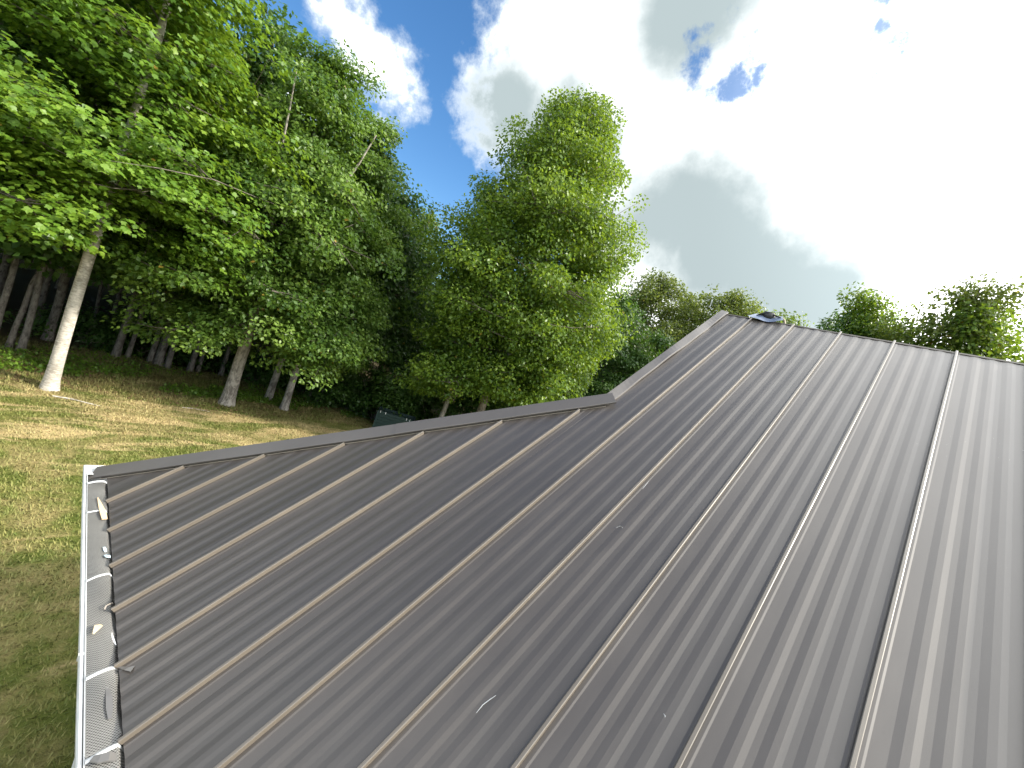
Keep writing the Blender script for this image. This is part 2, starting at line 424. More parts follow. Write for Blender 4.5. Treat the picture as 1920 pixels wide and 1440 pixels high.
SEAM = [(0.0075, -RISE-.002), (0.0065, -0.012), (0.0085, -0.010), (0.0085, -0.001), (0.006, 0.001), (-0.005, 0.001), (-0.0075, -0.001), (-0.0075, -0.007), (-0.0055, -0.009),
        (-0.0055, -RISE-.002)]
def seam(i):
    s0 = RIB0+i*U
    te = T1 - 0.003 if s0 <= SG else (8.698*U - s0)/0.804 + 0.012
    mb = MB(); nt = 14; path = []
    for j in range(nt+1):
        tt = T0-0.006 + (te-T0+.006)*j/nt; w = 0.0012*math.sin(tt*1.7+i*2.1)
        path.append(lambda a, b, tt=tt, w=w: rp(s0+a+w, tt, b))
    mb.sweep(SEAM, path)
    n = len(SEAM); mb.f.append(tuple(range(n))[::-1]); mb.f.append(tuple(nt*n+k for k in range(n)))
    return mb
I_MIN, I_MAX = -13, 11
for i in range(I_MIN, I_MAX+1):
    if i < I_MAX:
        hbp = panel(i).build('roof_panel', M_ROOF, roof); 
    seam(i).build('seam', M_SEAM, roof)
# the last, corner panel beyond seam 11
mb = MB(); sa = S_CORNER-0.004; sb = RIB0+11*U; n = 10; V = []; F = []
for j in range(9):
    for k in range(n):
        s = sb+.005+(sa-sb-.005)*k/(n-1); te = max(T0+.002, t_end(s)-.004); V.append(rp(s, T0+(te-T0)*j/8, -RISE-.002+.004*(k % 3 == 1)))
F = [(j*n+k+1, j*n+k, (j+1)*n+k, (j+1)*n+k+1) for j in range(8) for k in range(n-1)]
mb.add(V, F).build('roof_panel', M_ROOF, roof)
for ch in [c for c in roof.children]: pass

# hip cap: near flange, apex, far flange, hemmed edge; z closure below
hd = np.array([-0.8, 1.0])/math.hypot(0.8, 1.0)          # (s,t) direction up the hip
hn = np.array([-1.0, -0.8])/math.hypot(0.8, 1.0)         # in-plane, away from the hip line onto this slope
def hip(q, off, h):                                     # q metres from the corner along hip, off metres off the line onto this slope
    s, t = S_CORNER + hd[0]*q + hn[0]*off, T0 + hd[1]*q + hn[1]*off
    return rp(s, t, h)
QH = (S_CORNER-SG)/0.8*math.hypot(0.8, 1.0)
CAPW = 0.110
def cap_path(prof, q0, q1, n, wob=0.0015):
    fn = []
    for j in range(n+1):
        q = q0+(q1-q0)*j/n
        fn.append(lambda a, b, q=q: hip(q, a, b + wob*math.sin(q*7+a*20)*(1 if a > .05 else 0.2)))
    return fn
far = 0.02
hipz_drop = 0.75*1.28
mb = MB()
prof = [(CAPW-.010, -0.013), (CAPW, -0.011), (CAPW+.001, 0.0035), (CAPW-.003, 0.006), (0.03, 0.022), (0.0, 0.028), (-0.03, 0.006), (-0.10, -0.075), (-0.105, -0.09)]
mb.sweep(prof, cap_path(prof, -0.045, QH*0.60, 24)); cap1 = mb.build('hip_cap', M_TRIM, roof)
mb = MB(); prof2 = [(a+(.0015 if a > 0 else -.0015), b+.0018) for a, b in prof]
mb.sweep(prof2, cap_path(prof2, QH*0.572, QH+0.035, 18)); mb.build('hip_cap', M_TRIM, roof)
mb = MB(); pz = [(CAPW-.028, -0.002), (CAPW-.026, -RISE+.004), (CAPW-.004, -RISE+.0017)]
mb.sweep(pz, cap_path(pz, 0.03, QH-.05, 30, 0.0)); mb.build('closure_strip', M_DARK, roof)
mb = MB(); pz = [(CAPW-.006, -RISE+.0065), (CAPW+.001, -RISE+.0055), (CAPW+.001, -RISE+.002)]
mb.sweep(pz, cap_path(pz, 0.03, QH-.05, 60, 0.0012)); mb.build('closure_edge', M_EDGE, roof)
# rake trim up to the ridge: slightly wavy lower hem, outer face
mb = MB(); path = []; N = 40
TK = (HIPC-SG)/0.8
for j in range(N+1):
    tt = TK-0.10 + (T1+0.015-TK+0.10)*j/N
    wv = 0.006*math.sin(tt*4.2)+0.003*math.sin(tt*11+1)
    path.append(lambda a, b, tt=tt, wv=wv: rp(SG+a, tt, b+(wv if a < -.03 else 0)))
prof = [(-0.052, -0.020), (-0.061, -0.016), (-0.062, -0.003), (-0.056, 0.000), (0.020, 0.014), (0.028, 0.006), (0.030, -0.10), (0.020, -0.11)]
mb.sweep(prof, path); mb.build('rake_trim', M_TRIM, roof)
mb = MB(); path = []
for j in range(N+1):
    tt = TK + (T1-TK)*j/N; path.append(lambda a, b, tt=tt: rp(SG+a, tt, b))
prof = [(-0.022, 0.0), (-0.036, -RISE+.002), (-0.052, -RISE+.0017)]
mb.sweep(prof, path); mb.build('closure_strip', M_DARK, roof)
# far slope panels and ridge turn-over
mb = MB(); path = []
for j in range(31):
    s = SEND + (SG-SEND)*j/30; path.append(lambda a, b, s=s: (RX+a, s, RZ+b+.0012*math.sin(s*9)))
prof = [(-0.012, -0.004), (-0.002, 0.010), (0.012, 0.004), (0.06, -0.036)]
mb.sweep(prof, path); mb.build('ridge_edge', M_SEAM, roof)
for c in roof.children:
    c.matrix_parent_inverse = Matrix.Identity(4)
    c.location = (0, 0, 0)

# ------------------------------------------------------------------ gutter
GX0 = 0.915*U                                # outer lip
GZ = EZ - 0.012                              # lip height
GB = EX+0.028                                # back wall of the gutter, against the fascia
GYC = S_CORNER + (EX-GX0)                    # outer corner
gp = [(GX0+.014, GZ-.010), (GX0+.014, GZ), (GX0+.002, GZ+.001), (GX0-.002, GZ-.003), (GX0-.002, GZ-.020), (GX0+.006, GZ-.030), (GX0+.010, GZ-.055), (GX0+.026, GZ-.085), (GX0+.030, GZ-.10),
      (GB-.002, GZ-.10), (GB-.002, GZ-.005)]
mb = MB(); path = []
yl = [SEND, -3, -1, 0, 1, 2, 2.6, 3.2, 3.7]
for y in yl: path.append(lambda a, b, y=y: (a+0.002*math.sin(y*3), y, b+0.0015*math.sin(y*2.2)))
path.append(lambda a, b: (a, S_CORNER + (EX-a), b))
path.append(lambda a, b: (EX+1.0, S_CORNER+(EX-a), b)); path.append(lambda a, b: (XB, S_CORNER+(EX-a), b))
mb.sweep(gp, path); gutter = hb(mb.build('gutter', M_WHITE, house))
# rolled white hem lines on the lip
mb = MB(); mb.tube([(GX0+.004, SEND, GZ+.002), (GX0+.004, 1.0, GZ+.002), (GX0+.004, GYC-.008, GZ+.002), (EX+.4, GYC-.008, GZ+.002)], [.0035]*4, 6); mb.build('lip_bead', M_WHITE, gutter)
mb = MB(); mb.tube([(GX0+.019, SEND, GZ+.003), (GX0+.019, 1.0, GZ+.003), (GX0+.019, S_CORNER+.06, GZ+.003)], [.003]*3, 6); mb.build('lip_bead', M_WHITE, gutter)
mb = MB(); mb.box((GX0-.0035, 2.32, GZ-.03), (GX0+.016, 2.335, GZ+.0025)); mb.build('joint_band', M_WHITE, gutter)
# corner piece
mb = MB(); mb.add([(GX0+.012, S_CORNER-.055, GZ+.004), (GB+.03, S_CORNER-.055, GZ+.004), (GB+.03, GYC-.014, GZ+.004), (GX0+.012, GYC-.014, GZ+.004)], [(0, 1, 2, 3)]); mb.build('corner_plate', M_WHITE, gutter)

def gy_at(v, u=190):                          # photo row -> position along the gutter
    r = ray(u, v); k = (GZ-CAMZ)/r[2]; return float(r[1]*k)
YG = [gy_at(888), gy_at(906), gy_at(960), gy_at(1083), gy_at(1262), gy_at(1412), gy_at(1412)-0.75, gy_at(1412)-1.6]
rq = random.Random(11)
def guard_surf(k):
    a, bb, c = rq.uniform(0, 6), rq.uniform(0, 6), rq.uniform(.7, 1.2)
    y1, y0 = YG[k], YG[k+1]; L = y1-y0
    def f(u, w):                               # u 0..1 lip -> roof ; w 0..1 along from far to near
        y = y1 - L*w
        arch = 0.016*math.sin(math.pi*u)*(0.6+.4*math.sin(w*5+a)) + .006*math.sin(w*9+bb)*u
        dip = -0.055*max(0, u-.78)/.22*(0.35+0.65*abs(math.sin(w*math.pi*c*1.1+bb)))
        x = GX0+.020 + (EX+.012-GX0-.020)*u
        return np.array([x, y, GZ+.004+arch+dip+0.004*k % .006])
    return f, L
for k in range(len(YG)-1):
    f, L = guard_surf(k)
    if k == 0: continue
    cx, cy = 0.0125, 0.0065
    nu = max(2, round((EX-GX0)/cx)); nw = max(4, round(L/cy)); hw = 0.0021
    V = []; F = []
    # expanded metal: zigzag strands
    for iw in range(nw+1):
        pts = []
        for iu in range(2*nu+1):
            wv = (iw + (0.5 if iu % 2 else 0.0)*(1 if iw % 2 == 0 else -1) + (0 if iw % 2 == 0 else 0))/nw
            wv = (iw + (0.46 if (iu+iw) % 2 else -0.0))/nw
            pts.append(f(iu/(2*nu), min(1, max(0, wv))))
        k0 = len(V)
        for p in pts: V += [p+np.array([0, hw, 0]), p+np.array([0, -hw, 0.0004])]
        F += [(k0+2*q, k0+2*q+2, k0+2*q+3, k0+2*q+1) for q in range(len(pts)-1)]
    go = link('mesh_guard', mesh_np('mesh_guard', np.array(V), np.array(F)), M_GALV, gutter); go['kind'] = 'stuff'
    # folded solid strap at the far end of each length
    mb = MB(); w = 0.020 if k != 1 else 0.03
    sk = rq.uniform(.01, .035)
    for q in range(9):
        u = q/8
        p = f(u, 0.0); y = YG[k] + sk*(u-.5)*1.2
        mb.v += [(p[0], y, p[2]+.004), (p[0], y-w*.45, p[2]+.008), (p[0], y-w, p[2]+.0035)]
    mb.f = [(3*q+r, 3*q+3+r, 3*q+4+r, 3*q+1+r) for q in range(8) for r in range(2)]
    mb.build('guard_strap', M_WHITE, gutter)
mb = MB(); mb.box((GX0+.02, YG[-1], GZ-.096), (GB-.004, S_CORNER, GZ-.085)); mb.build('gutter_shade_strip', simple('gutter_shade_dark', (0.03, 0.026, 0.022), 0.6), gutter)  # dark strip on the trough floor stands in for the shade inside
for c in gutter.children:
    c.matrix_parent_inverse = Matrix.Identity(4)

# things lying in and on the gutter
def sliver(name, pts, width, th, material, label, cat, z=None, group=None):
    """thin bent strip through world points pts with width profile"""
    P = np.array(pts, float); n = len(P); Tn = np.gradient(P, axis=0); Tn /= np.linalg.norm(Tn, axis=1)[:, None]
    up = np.array([0, 0, 1.0]); A = np.cross(Tn, up); A /= np.linalg.norm(A, axis=1)[:, None]+1e-9; N = np.cross(A, Tn)
    W = np.array(width)[:, None]/2; base = P.mean(0)
    V = np.concatenate([P-A*W-base, P+A*W-base, P-A*W+N*th-base, P+A*W+N*th-base])
    F = []
    for q in range(n-1):
        F += [(q, q+1, n+q+1, n+q), (2*n+q, 3*n+q, 3*n+q+1, 2*n+q+1), (q, 2*n+q, 2*n+q+1, q+1), (n+q, n+q+1, 3*n+q+1, 3*n+q)]
    F += [(0, n, 3*n, 2*n), (n-1, 3*n-1, 4*n-1, 2*n-1)]
    mb = MB(); mb.add(V, F); o = mb.build(name, material); o.location = base; tag(o, label, cat, group); return o
def on_gut(u, v, dz=.02):
    r = ray(u, v); k = (GZ+dz-CAMZ)/r[2]; return np.array([r[0]*k, r[1]*k, CAMZ+r[2]*k])
def on_roof(u, v, h=-RISE+.0017):
    r = ray(u, v); n = np.array([-SP, 0, CP]); base = rp(0, 0, h) - np.array([0, 0, CAMZ]); k = (base@n)/(r@n); return r*k + np.array([0, 0, CAMZ])
sliver('wood_offcut', [on_gut(183, 934, .02), on_gut(188, 948, .022), on_gut(193, 962, .022), on_gut(196, 974, .018)], [.004, .022, .032, .028], .006, M_WOODCHIP,
       'pale pointed wood offcut stuck in the gutter guard near the far corner', 'wood')
sliver('film_scrap', [on_gut(195, 1026, .02), on_gut(197, 1031, .022), on_gut(198, 1035, .018)], [.012, .016, .010], .002, M_BLUEFOIL, 'small pale blue scrap at the gutter edge, upper of two', 'scrap')
sliver('film_scrap', [on_gut(197, 1041, .02), on_gut(202, 1043, .028), on_gut(207, 1045, .02)], [.014, .026, .012], .002, M_BLUEFOIL, 'folded pale blue scrap at the gutter edge, lower of two', 'scrap')
sliver('wire_twist', [on_gut(196, 1143, .02), on_gut(199, 1136, .026), on_gut(205, 1133, .024), on_gut(211, 1131, .014)], [.006, .007, .007, .004], .003, M_EDGE, 'twisted bare wire clip on the gutter guard', 'wire')
sliver('dry_leaf', [on_gut(175, 1189, .022), on_gut(180, 1181, .026), on_gut(185, 1173, .026), on_gut(189, 1171, .022)], [.006, .022, .034, .008], .001, M_PAPER, 'flat tan dry leaf lying on the gutter guard', 'leaf')
sliver('plastic_strip', [on_gut(209, 1186, .004), on_gut(211, 1195, .010), on_gut(214, 1203, .008), on_gut(217, 1210, 0)], [.004, .007, .007, .004], .002, M_WHITE, 'thin curved white strip poking out below the roof edge', 'strip')
sliver('metal_strip', [on_roof(214, 1251), on_roof(224, 1251, -.02), on_roof(238, 1254, -.012), on_roof(249, 1254, -.022)], [.008, .012, .020, .034], .0015, M_GREYSTRIP, 'curled grey metal strip bent onto the roof from the gutter', 'strip')
sliver('rubber_scrap', [on_gut(201, 1288, .024), on_gut(204, 1306, .026), on_gut(205, 1326, .022), on_gut(206, 1348, .018)], [.010, .020, .022, .012], .002, M_GREYSTRIP, 'long grey scrap pressed against the gutter mesh below the roof edge', 'scrap')
sliver('leaf_wad', [on_gut(172, 1424, .022), on_gut(186, 1424, .026), on_gut(203, 1420, .026), on_gut(216, 1422, .01)], [.02, .034, .036, .03], .006, M_GREYSTRIP, 'flattened grey wad on the nearest gutter guard', 'scrap')
for (pts, lab) in (([(893, 1337), (905, 1322), (918, 1312), (930, 1304)], 'longest thin white sliver lying on the roof near the bottom'),
                   ([(1205, 917), (1211, 909), (1216, 903)], 'thin white sliver beside a seam in the middle of the roof'),
                   ([(1155, 990), (1163, 986), (1168, 990)], 'small white shaving on the left of the roof middle'),
                   ([(1244, 1338), (1247, 1342), (1247, 1345)], 'tiny white paint chip low on the roof')):
    sliver('white_sliver', [on_roof(u, v) for u, v in pts], [.001]+[.0026]*(len(pts)-2)+[.0012], .0008, M_WHITE, lab, 'sliver')

# vent pipe with a bent slate blue flashing at the ridge
pv = on_roof(1436, 598, -0.01)
vent = empty('vent_pipe', tuple(pv)); vent.scale = (.82, .82, .62); tag(vent, 'pipe vent with bent slate blue flashing on the ridge', 'vent')
Rm = Matrix(((CP, 0, -SP), (0, 1, 0), (SP, 0, CP)))            # local x up-slope, y along ridge, z normal
def vl(x, y, z): return tuple(Rm @ Vector((x, y, z)))
mb = MB(); nu_, nv_ = 9, 5
for a_ in range(nv_):
    for b_ in range(nu_):
        u = b_/(nu_-1)*2-1; w = a_/(nv_-1)
        mb.v.append(vl(-0.10+0.24*w+0.05*u*u*(1-w), u*0.215*(1-.25*w), -0.012+.045*abs(u)**1.5*(1-w)+0.05*w+.012*math.sin(u*5)))
mb.f = [(a_*nu_+b_, a_*nu_+b_+1, (a_+1)*nu_+b_+1, (a_+1)*nu_+b_) for a_ in range(nv_-1) for b_ in range(nu_-1)]
sh = mb.build('flashing', M_FLASH, vent, smooth=True)
mb = MB(); mb.tube([vl(0.10, 0.0, -.05), vl(0.12, 0.0, 0.03), vl(0.14, 0.0, 0.09)], [.11, .085, .06], 14); mb.build('rubber_boot', M_BLACKFILM, vent, smooth=True)
mb = MB(); P = []
for q in range(15):
    a_ = q/14*math.pi*1.15-.2; P.append((0.19, -0.10+0.095*math.cos(a_), 0.02+0.13*math.sin(a_)))
mb.tube(P, [.012]*15, 8); mb.build('pipe_collar', M_PVC, vent, smooth=True)
mb = MB(); mb.tube([vl(.05, .13, .02), vl(.08, .05, .07), vl(.10, -.05, .06), vl(.06, -.16, .045)], [.012, .022, .02, .008], 7); mb.build('boot_fold', M_BLACKFILM, vent, smooth=True)

# ------------------------------------------------------------------ leaves and trees
L_TULIP = (np.array([[0, 0, 0], [.42, .10, .05], [.50, .42, .02], [.34, .55, .0], [.40, .92, -.10], [0, .78, -.03], [-.40, .92, -.10], [-.34, .55, .0], [-.50, .42, .02], [-.42, .10, .05], [0, .45, -.04]], float),
           [(0, 1, 10), (1, 2, 10), (2, 3, 10), (3, 4, 10), (4, 5, 10), (5, 6, 10), (6, 7, 10), (7, 8, 10), (8, 9, 10), (9, 0, 10)])
L_LOBE = (np.array([[0, 0, 0], [.40, .12, .05], [.48, .50, .0], [.26, .95, -.08], [-.26, .95, -.08], [-.48, .50, .0], [-.40, .12, .05]], float),
          [(0, 1, 6), (1, 2, 6), (2, 5, 6), (2, 3, 5), (3, 4, 5)])
L_HEX = (np.array([[0, 0, 0], [.24, .40, .05], [.20, .72, .0], [0, 1.0, -.10], [-.20, .72, .0], [-.24, .40, .05]], float), [(0, 1, 5), (1, 2, 5), (2, 4, 5), (2, 3, 4)])
L_OAK = (np.array([[0, 0, 0], [.20, .30, .04], [.16, .45, .03], [.30, .70, .02], [0, 1.05, -.10], [-.30, .70, .02], [-.16, .45, .03], [-.20, .30, .04]], float),
         [(0, 1, 7), (1, 2, 7), (2, 6, 7), (2, 3, 6), (3, 5, 6), (3, 4, 5)])
L_KITE = (np.array([[0, 0, 0], [.34, .45, .05], [0, 1.0, -.08], [-.34, .45, .05]], float), [(0, 1, 2), (0, 2, 3)])
def unit(a): return a/(np.linalg.norm(a, axis=-1, keepdims=True)+1e-9)
def leaf_frames(rng, P, out, up_w, rnd):
    n = len(P)
    N = unit(np.array([0, 0, 1.0])*up_w + out*0.55 + rng.normal(0, rnd, (n, 3)))
    d = unit(out*0.8 + rng.normal(0, .7, (n, 3)) + np.array([0, 0, -0.55]))
    Yv = unit(d - N*np.sum(d*N, 1, keepdims=True)); Xv = np.cross(Yv, N)
    return Xv, Yv, N
def leaves_mesh(name, tpl, P, out, size, rng, tint, up_w=1.0, rnd=0.5):
    tv, tf = tpl; n = len(P); k = len(tv)
    Xv, Yv, N = leaf_frames(rng, P, out, up_w, rnd); s = size[:, None, None]
    V = P[:, None, :] + s*(tv[None, :, 0:1]*Xv[:, None] + tv[None, :, 1:2]*Yv[:, None] + tv[None, :, 2:3]*N[:, None])
    F = (np.arange(n)[:, None, None]*k + np.array(tf)[None]).reshape(-1, 3)
    return mesh_np(name, V.reshape(-1, 3), F, np.repeat(tint, len(tf)))
def tree_geo(seed, H, zb, prof, r0, nbr, ncl, leaf, nleaf, size, sig=(.34, .16), incl=(8, 55), droop=0.0, tops=((0, 0),), up_w=1.0, rnd=.5, limbs=(), shade=0.0, squash=1.0, inner=0.25, wig=.10, lean=(0, 0), lvar=(.72, 1.12)):
    """returns (trunk mesh V,F) and crown mesh. prof: list of (z, radius)"""
    rng = np.random.default_rng(seed); pz = np.array([p[0] for p in prof]); pr = np.array([p[1] for p in prof])
    rad = lambda z: np.interp(z, pz, pr)
    TV, TF, off = [], [], 0
    def tube(pts, rr_, n):
        nonlocal off
        V, F = tube_np(pts, rr_, n); TV.append(V); TF.append(F+off); off += len(V)
    zz = np.concatenate([[-.15, 0, .25, .7], np.linspace(1.3, H*0.97, 14)])
    wx = np.cumsum(rng.normal(0, wig, len(zz)))*np.clip(zz/H, 0, 1); wy = np.cumsum(rng.normal(0, wig, len(zz)))*np.clip(zz/H, 0, 1)
    wx -= wx[2]; wy -= wy[2]; wx += lean[0]*np.clip(zz/H, 0, 1)**1.3; wy += lean[1]*np.clip(zz/H, 0, 1)**1.3
    tr = r0*np.clip(1-zz/H, 0, 1)**.75 + .012; tr[:4] *= [1.6, 1.38, 1.14, 1.03]
    tube(np.stack([wx, wy, zz], -1), tr, 14)
    nmain = len(TF[0])
    trunk_at = lambda z: np.array([np.interp(z, zz, wx), np.interp(z, zz, wy), z])
    C, CO = [], []                                  # clump centres and outward directions
    for (laz, z0, z1, lr, bend) in limbs:            # forked leaders
        a = math.radians(laz); p0 = trunk_at(z0); hgt = z1-z0; pts = []
        for q in range(7):
            f = q/6; pts.append(p0 + np.array([math.cos(a), math.sin(a), 0])*bend*(f**.75) + np.array([0, 0, hgt*f]) + rng.normal(0, .05, 3)*f)
        tube(pts, [lr*(1-.8*q/6) for q in range(7)], 9); nmain = sum(len(f_) for f_ in TF)
        for q in range(3, 7): C.append(pts[q]); CO.append(np.array([math.cos(a), math.sin(a), .4]))
    ga = rng.uniform(0, 6.28)
    for bI in range(nbr):
        f = (bI+rng.uniform(0, .9))/nbr
        az = ga + bI*2.39996 + rng.normal(0, .25)
        zt = zb + (H*0.97-zb)*f**1.3
        inc = math.radians(np.interp(f, [0, 1], incl) + rng.normal(0, 7))
        L = rad(min(H, zt + 0.45*rad(zt)*math.tan(max(0, inc))))*rng.uniform(*lvar)
        L = max(L, .35)
        d = np.array([math.cos(az), math.sin(az), 0]); p0 = trunk_at(zt); pts = []
        for q in range(6):
            w = q/5; pts.append(p0 + d*L*w + np.array([0, 0, L*math.tan(inc)*w*(1-.25*w) - droop*L*w*w]) + rng.normal(0, .04, 3)*w*L*.4)
        rb = max(.012, .30*np.interp(zt, zz, tr))
        tube(pts, [rb*(1-.85*q/5)+.004 for q in range(6)], 6)
        pts = np.array(pts)
        for c in range(max(4, int(ncl*1.7*(L/pr.max())**1.3))):
            w = inner + (1-inner)*rng.random()**.7
            p = np.array([np.interp(w*5, range(6), pts[:, kx]) for kx in range(3)])
            side = rng.normal(0, .34*L*(.35+.65*w)) * np.array([-d[1], d[0], 0])
            q = p + side + np.array([0, 0, rng.normal(0, .10*L)-droop*abs(rng.normal(0, .2))])
            if rng.random() < .55: tube([p, (p+q)/2+rng.normal(0, .03, 3), q], [rb*.35+.003, rb*.22+.003, .003], 4)
            C.append(q); CO.append(unit(np.array([d[0], d[1], .15]) + .5*unit(side+1e-6)))
    for (dx, dy) in tops:
        for q in range(26):
            f = rng.random(); z = H*(0.66+.33*f); wd = .10+.5*(1-f)
            C.append(np.array([np.interp(z, zz, wx)+dx*(.4+.6*f)+rng.normal(0, wd), np.interp(z, zz, wy)+dy*(.4+.6*f)+rng.normal(0, wd), z])); CO.append(unit(rng.normal(0, 1, 3)*[1, 1, .3]))
    C = np.array(C); CO = np.array(CO)
    cs = rng.uniform(.6, 1.35, len(C)); ct = rng.normal(0, .22, len(C))
    wgt = cs**2; wgt /= wgt.sum()
    idx = rng.choice(len(C), nleaf, p=wgt)
    g3 = rng.normal(0, 1, (nleaf, 3)); g3 *= np.minimum(1, 1.55/np.linalg.norm(g3, axis=1, keepdims=True))
    P = C[idx] + g3*np.array([sig[0], sig[0], sig[1]])*cs[idx][:, None]
    P[:, 2] -= 0.10*np.sum(g3[:, :2]**2, 1)*sig[0]
    P[:, 2] = np.maximum(P[:, 2], .12)
    out = unit(CO[idx]*.7 + unit(g3)*.6)
    tint = np.clip(.5 + ct[idx] + rng.normal(0, .16, nleaf), 0, .98); tint[rng.random(nleaf) < .003] = 1.0
    sz = size*rng.uniform(.65, 1.25, nleaf)
    crown = leaves_mesh('crown', leaf, P, out, sz, rng, tint, up_w, rnd)
    tmesh = mesh_np('trunk', np.concatenate(TV), np.concatenate(TF), smooth=True)
    mi = np.ones(len(tmesh.polygons), np.int32); mi[:nmain] = 0; tmesh.polygons.foreach_set('material_index', mi)
    return tmesh, crown, (P, out, sz, tint)

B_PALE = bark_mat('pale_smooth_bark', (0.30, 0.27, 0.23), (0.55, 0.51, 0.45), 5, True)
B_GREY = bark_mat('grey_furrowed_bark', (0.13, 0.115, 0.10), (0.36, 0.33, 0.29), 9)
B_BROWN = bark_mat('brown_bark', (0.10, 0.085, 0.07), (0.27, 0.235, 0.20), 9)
B_WOOD = bark_mat('shaded_wood_bark', (0.075, 0.066, 0.056), (0.20, 0.18, 0.155), 9)  # grey bark darkened: the dimness inside the wood is in this colour
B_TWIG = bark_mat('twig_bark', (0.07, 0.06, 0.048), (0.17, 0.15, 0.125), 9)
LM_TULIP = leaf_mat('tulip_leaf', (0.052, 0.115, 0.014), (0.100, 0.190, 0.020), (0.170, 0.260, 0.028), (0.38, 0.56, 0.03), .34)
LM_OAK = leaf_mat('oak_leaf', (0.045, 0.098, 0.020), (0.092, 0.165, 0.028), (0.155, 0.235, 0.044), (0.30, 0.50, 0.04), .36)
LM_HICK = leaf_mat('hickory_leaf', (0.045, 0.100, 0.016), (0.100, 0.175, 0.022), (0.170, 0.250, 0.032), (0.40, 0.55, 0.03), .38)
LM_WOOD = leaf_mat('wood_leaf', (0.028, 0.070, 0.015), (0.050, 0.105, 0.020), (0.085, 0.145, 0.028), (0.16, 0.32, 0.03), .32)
LM_LIGHT = leaf_mat('pale_green_leaf', (0.075, 0.130, 0.022), (0.120, 0.190, 0.032), (0.170, 0.240, 0.045), (0.34, 0.46, 0.05), .40)  # paler yellow green foliage
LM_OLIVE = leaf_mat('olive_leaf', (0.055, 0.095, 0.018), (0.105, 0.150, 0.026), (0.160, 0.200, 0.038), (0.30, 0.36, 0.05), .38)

def place(name, geo, az, d, mats, label, rz=0.0, group=None, sc=1.0, scz=None, cat='tree', xy=None):
    x, y = xy if xy is not None else azd(az, d)
    r = empty(name, (x, y, float(gz(x, y)) if abs(x) < 60 and abs(y) < 60 else 0.0), rz); r.scale = (sc, sc, scz or sc)
    if not geo[0].materials: geo[0].materials.append(mats[0]); geo[0].materials.append(B_TWIG)
    link('trunk', geo[0], mats[0], r); cr = link('crown', geo[1], mats[1], r, 'stuff')
    tag(r, label, cat, group); return r, cr

rzr = lambda az: math.radians(az)
# 1 tulip tree in front of the wood, at left
g1 = tree_geo(101, 16.5, 4.5, [(0, 3.0), (4, 3.2), (6, 3.5), (9, 2.6), (11.5, 2.0), (14, 1.5), (16.5, .5)], 0.130, 58, 17, L_TULIP, 70000, .110, (.40, .115), (2, 50), .14, ((0, 0), (.5, .3)), 1.1, .42, inner=.22, wig=.05)
tl, crl = place('tulip_tree', g1, 89.2, 15.35, (B_PALE, LM_TULIP), 'tall bright green tree with thick pale trunk standing forward of the wood at left')
# 2 oak with forked pale limbs
g2 = tree_geo(202, 12.5, 2.6, [(0, 2.6), (2.5, 3.0), (4, 3.3), (6, 3.2), (8, 2.7), (10, 1.9), (12, .5)], 0.185, 46, 18, L_KITE, 95000, .130, (.33, .17), (-4, 52), .12, ((0, 0), (-.9, .5), (.9, -.4)), .8, .6,
              limbs=((-62, 4.2, 10.2, .095, 2.3), (-135, 4.5, 10.6, .085, 1.9)), inner=.22, wig=.05)
place('oak_tree', g2, 74.9, 16.6, (B_GREY, LM_OAK), 'dark green oak with pale trunk standing on the lawn edge and forked pale limbs')
# 3 oak to its right
g3 = tree_geo(303, 11.9, 3.2, [(0, 2.3), (3, 2.5), (5, 2.6), (8, 2.3), (10, 1.7), (12.3, .5)], 0.125, 44, 16, L_KITE, 85000, .130, (.33, .18), (0, 55), .10, ((0, 0), (.6, .2)), .8, .6,
              limbs=((-20, 5.0, 10.5, .06, 1.0),), inner=.2, wig=.06)
place('oak_tree', g3, 68.9, 17.9, (B_GREY, LM_OAK), 'dark green oak on a slim grey trunk, right of the oak with forked limbs')
# 4 thin tree between
g4 = tree_geo(404, 10.5, 3.4, [(0, 1.6), (5, 2.0), (8, 1.6), (10.5, .4)], 0.12, 26, 10, L_HEX, 14000, .14, (.33, .16), (10, 55), .1, inner=.2)
place('slender_tree', g4, 70.9, 18.8, (B_GREY, LM_WOOD), 'tree with straight grey trunk just behind the two oaks')
# 5 centre hickory
g5 = tree_geo(505, 15.9, 3.7, [(0, 2.2), (3, 2.4), (4.5, 3.0), (6, 3.4), (9, 3.7), (11.4, 3.0), (13.4, 2.1), (14.8, 1.4), (15.9, .6)], 0.17, 108, 17, L_KITE, 215000, .130, (.34, .24), (2, 60), .15, ((0, 0), (-.7, .8), (.8, -.9)), .65, .7,
              limbs=((-60, 5.5, 13.5, .07, 1.6), (120, 6.5, 14.0, .065, 1.2)), inner=.30, wig=.06, lean=(.2, -.2), lvar=(.78, 1.14))
place('hickory_tree', g5, 44.4, 17.2, (B_BROWN, LM_HICK), 'tallest tree standing alone beyond the hip of the roof, sunlit on its right')
# 6 slim tree left of it
g6 = tree_geo(606, 9.0, 4.6, [(0, 1.6), (5, 1.9), (8.5, .5)], 0.11, 24, 10, L_HEX, 12000, .15, (.36, .2), (5, 50), .1)
place('slender_tree', g6, 49.6, 17.8, (B_GREY, LM_WOOD), 'slim grey trunked tree rising behind the hip cap, left of the tallest tree')
# 7 pale yellow green tree in the gap
g7 = tree_geo(707, 11.4, 2.5, [(0, 1.7), (5, 1.9), (9, 1.4), (11.4, .4)], 0.12, 34, 12, L_KITE, 22000, .16, (.32, .22), (5, 60), .08)
place('sapling_tree', g7, 59.3, 25.0, (B_GREY, LM_LIGHT), 'light yellow green tree in the gap between the oaks and the tallest tree')

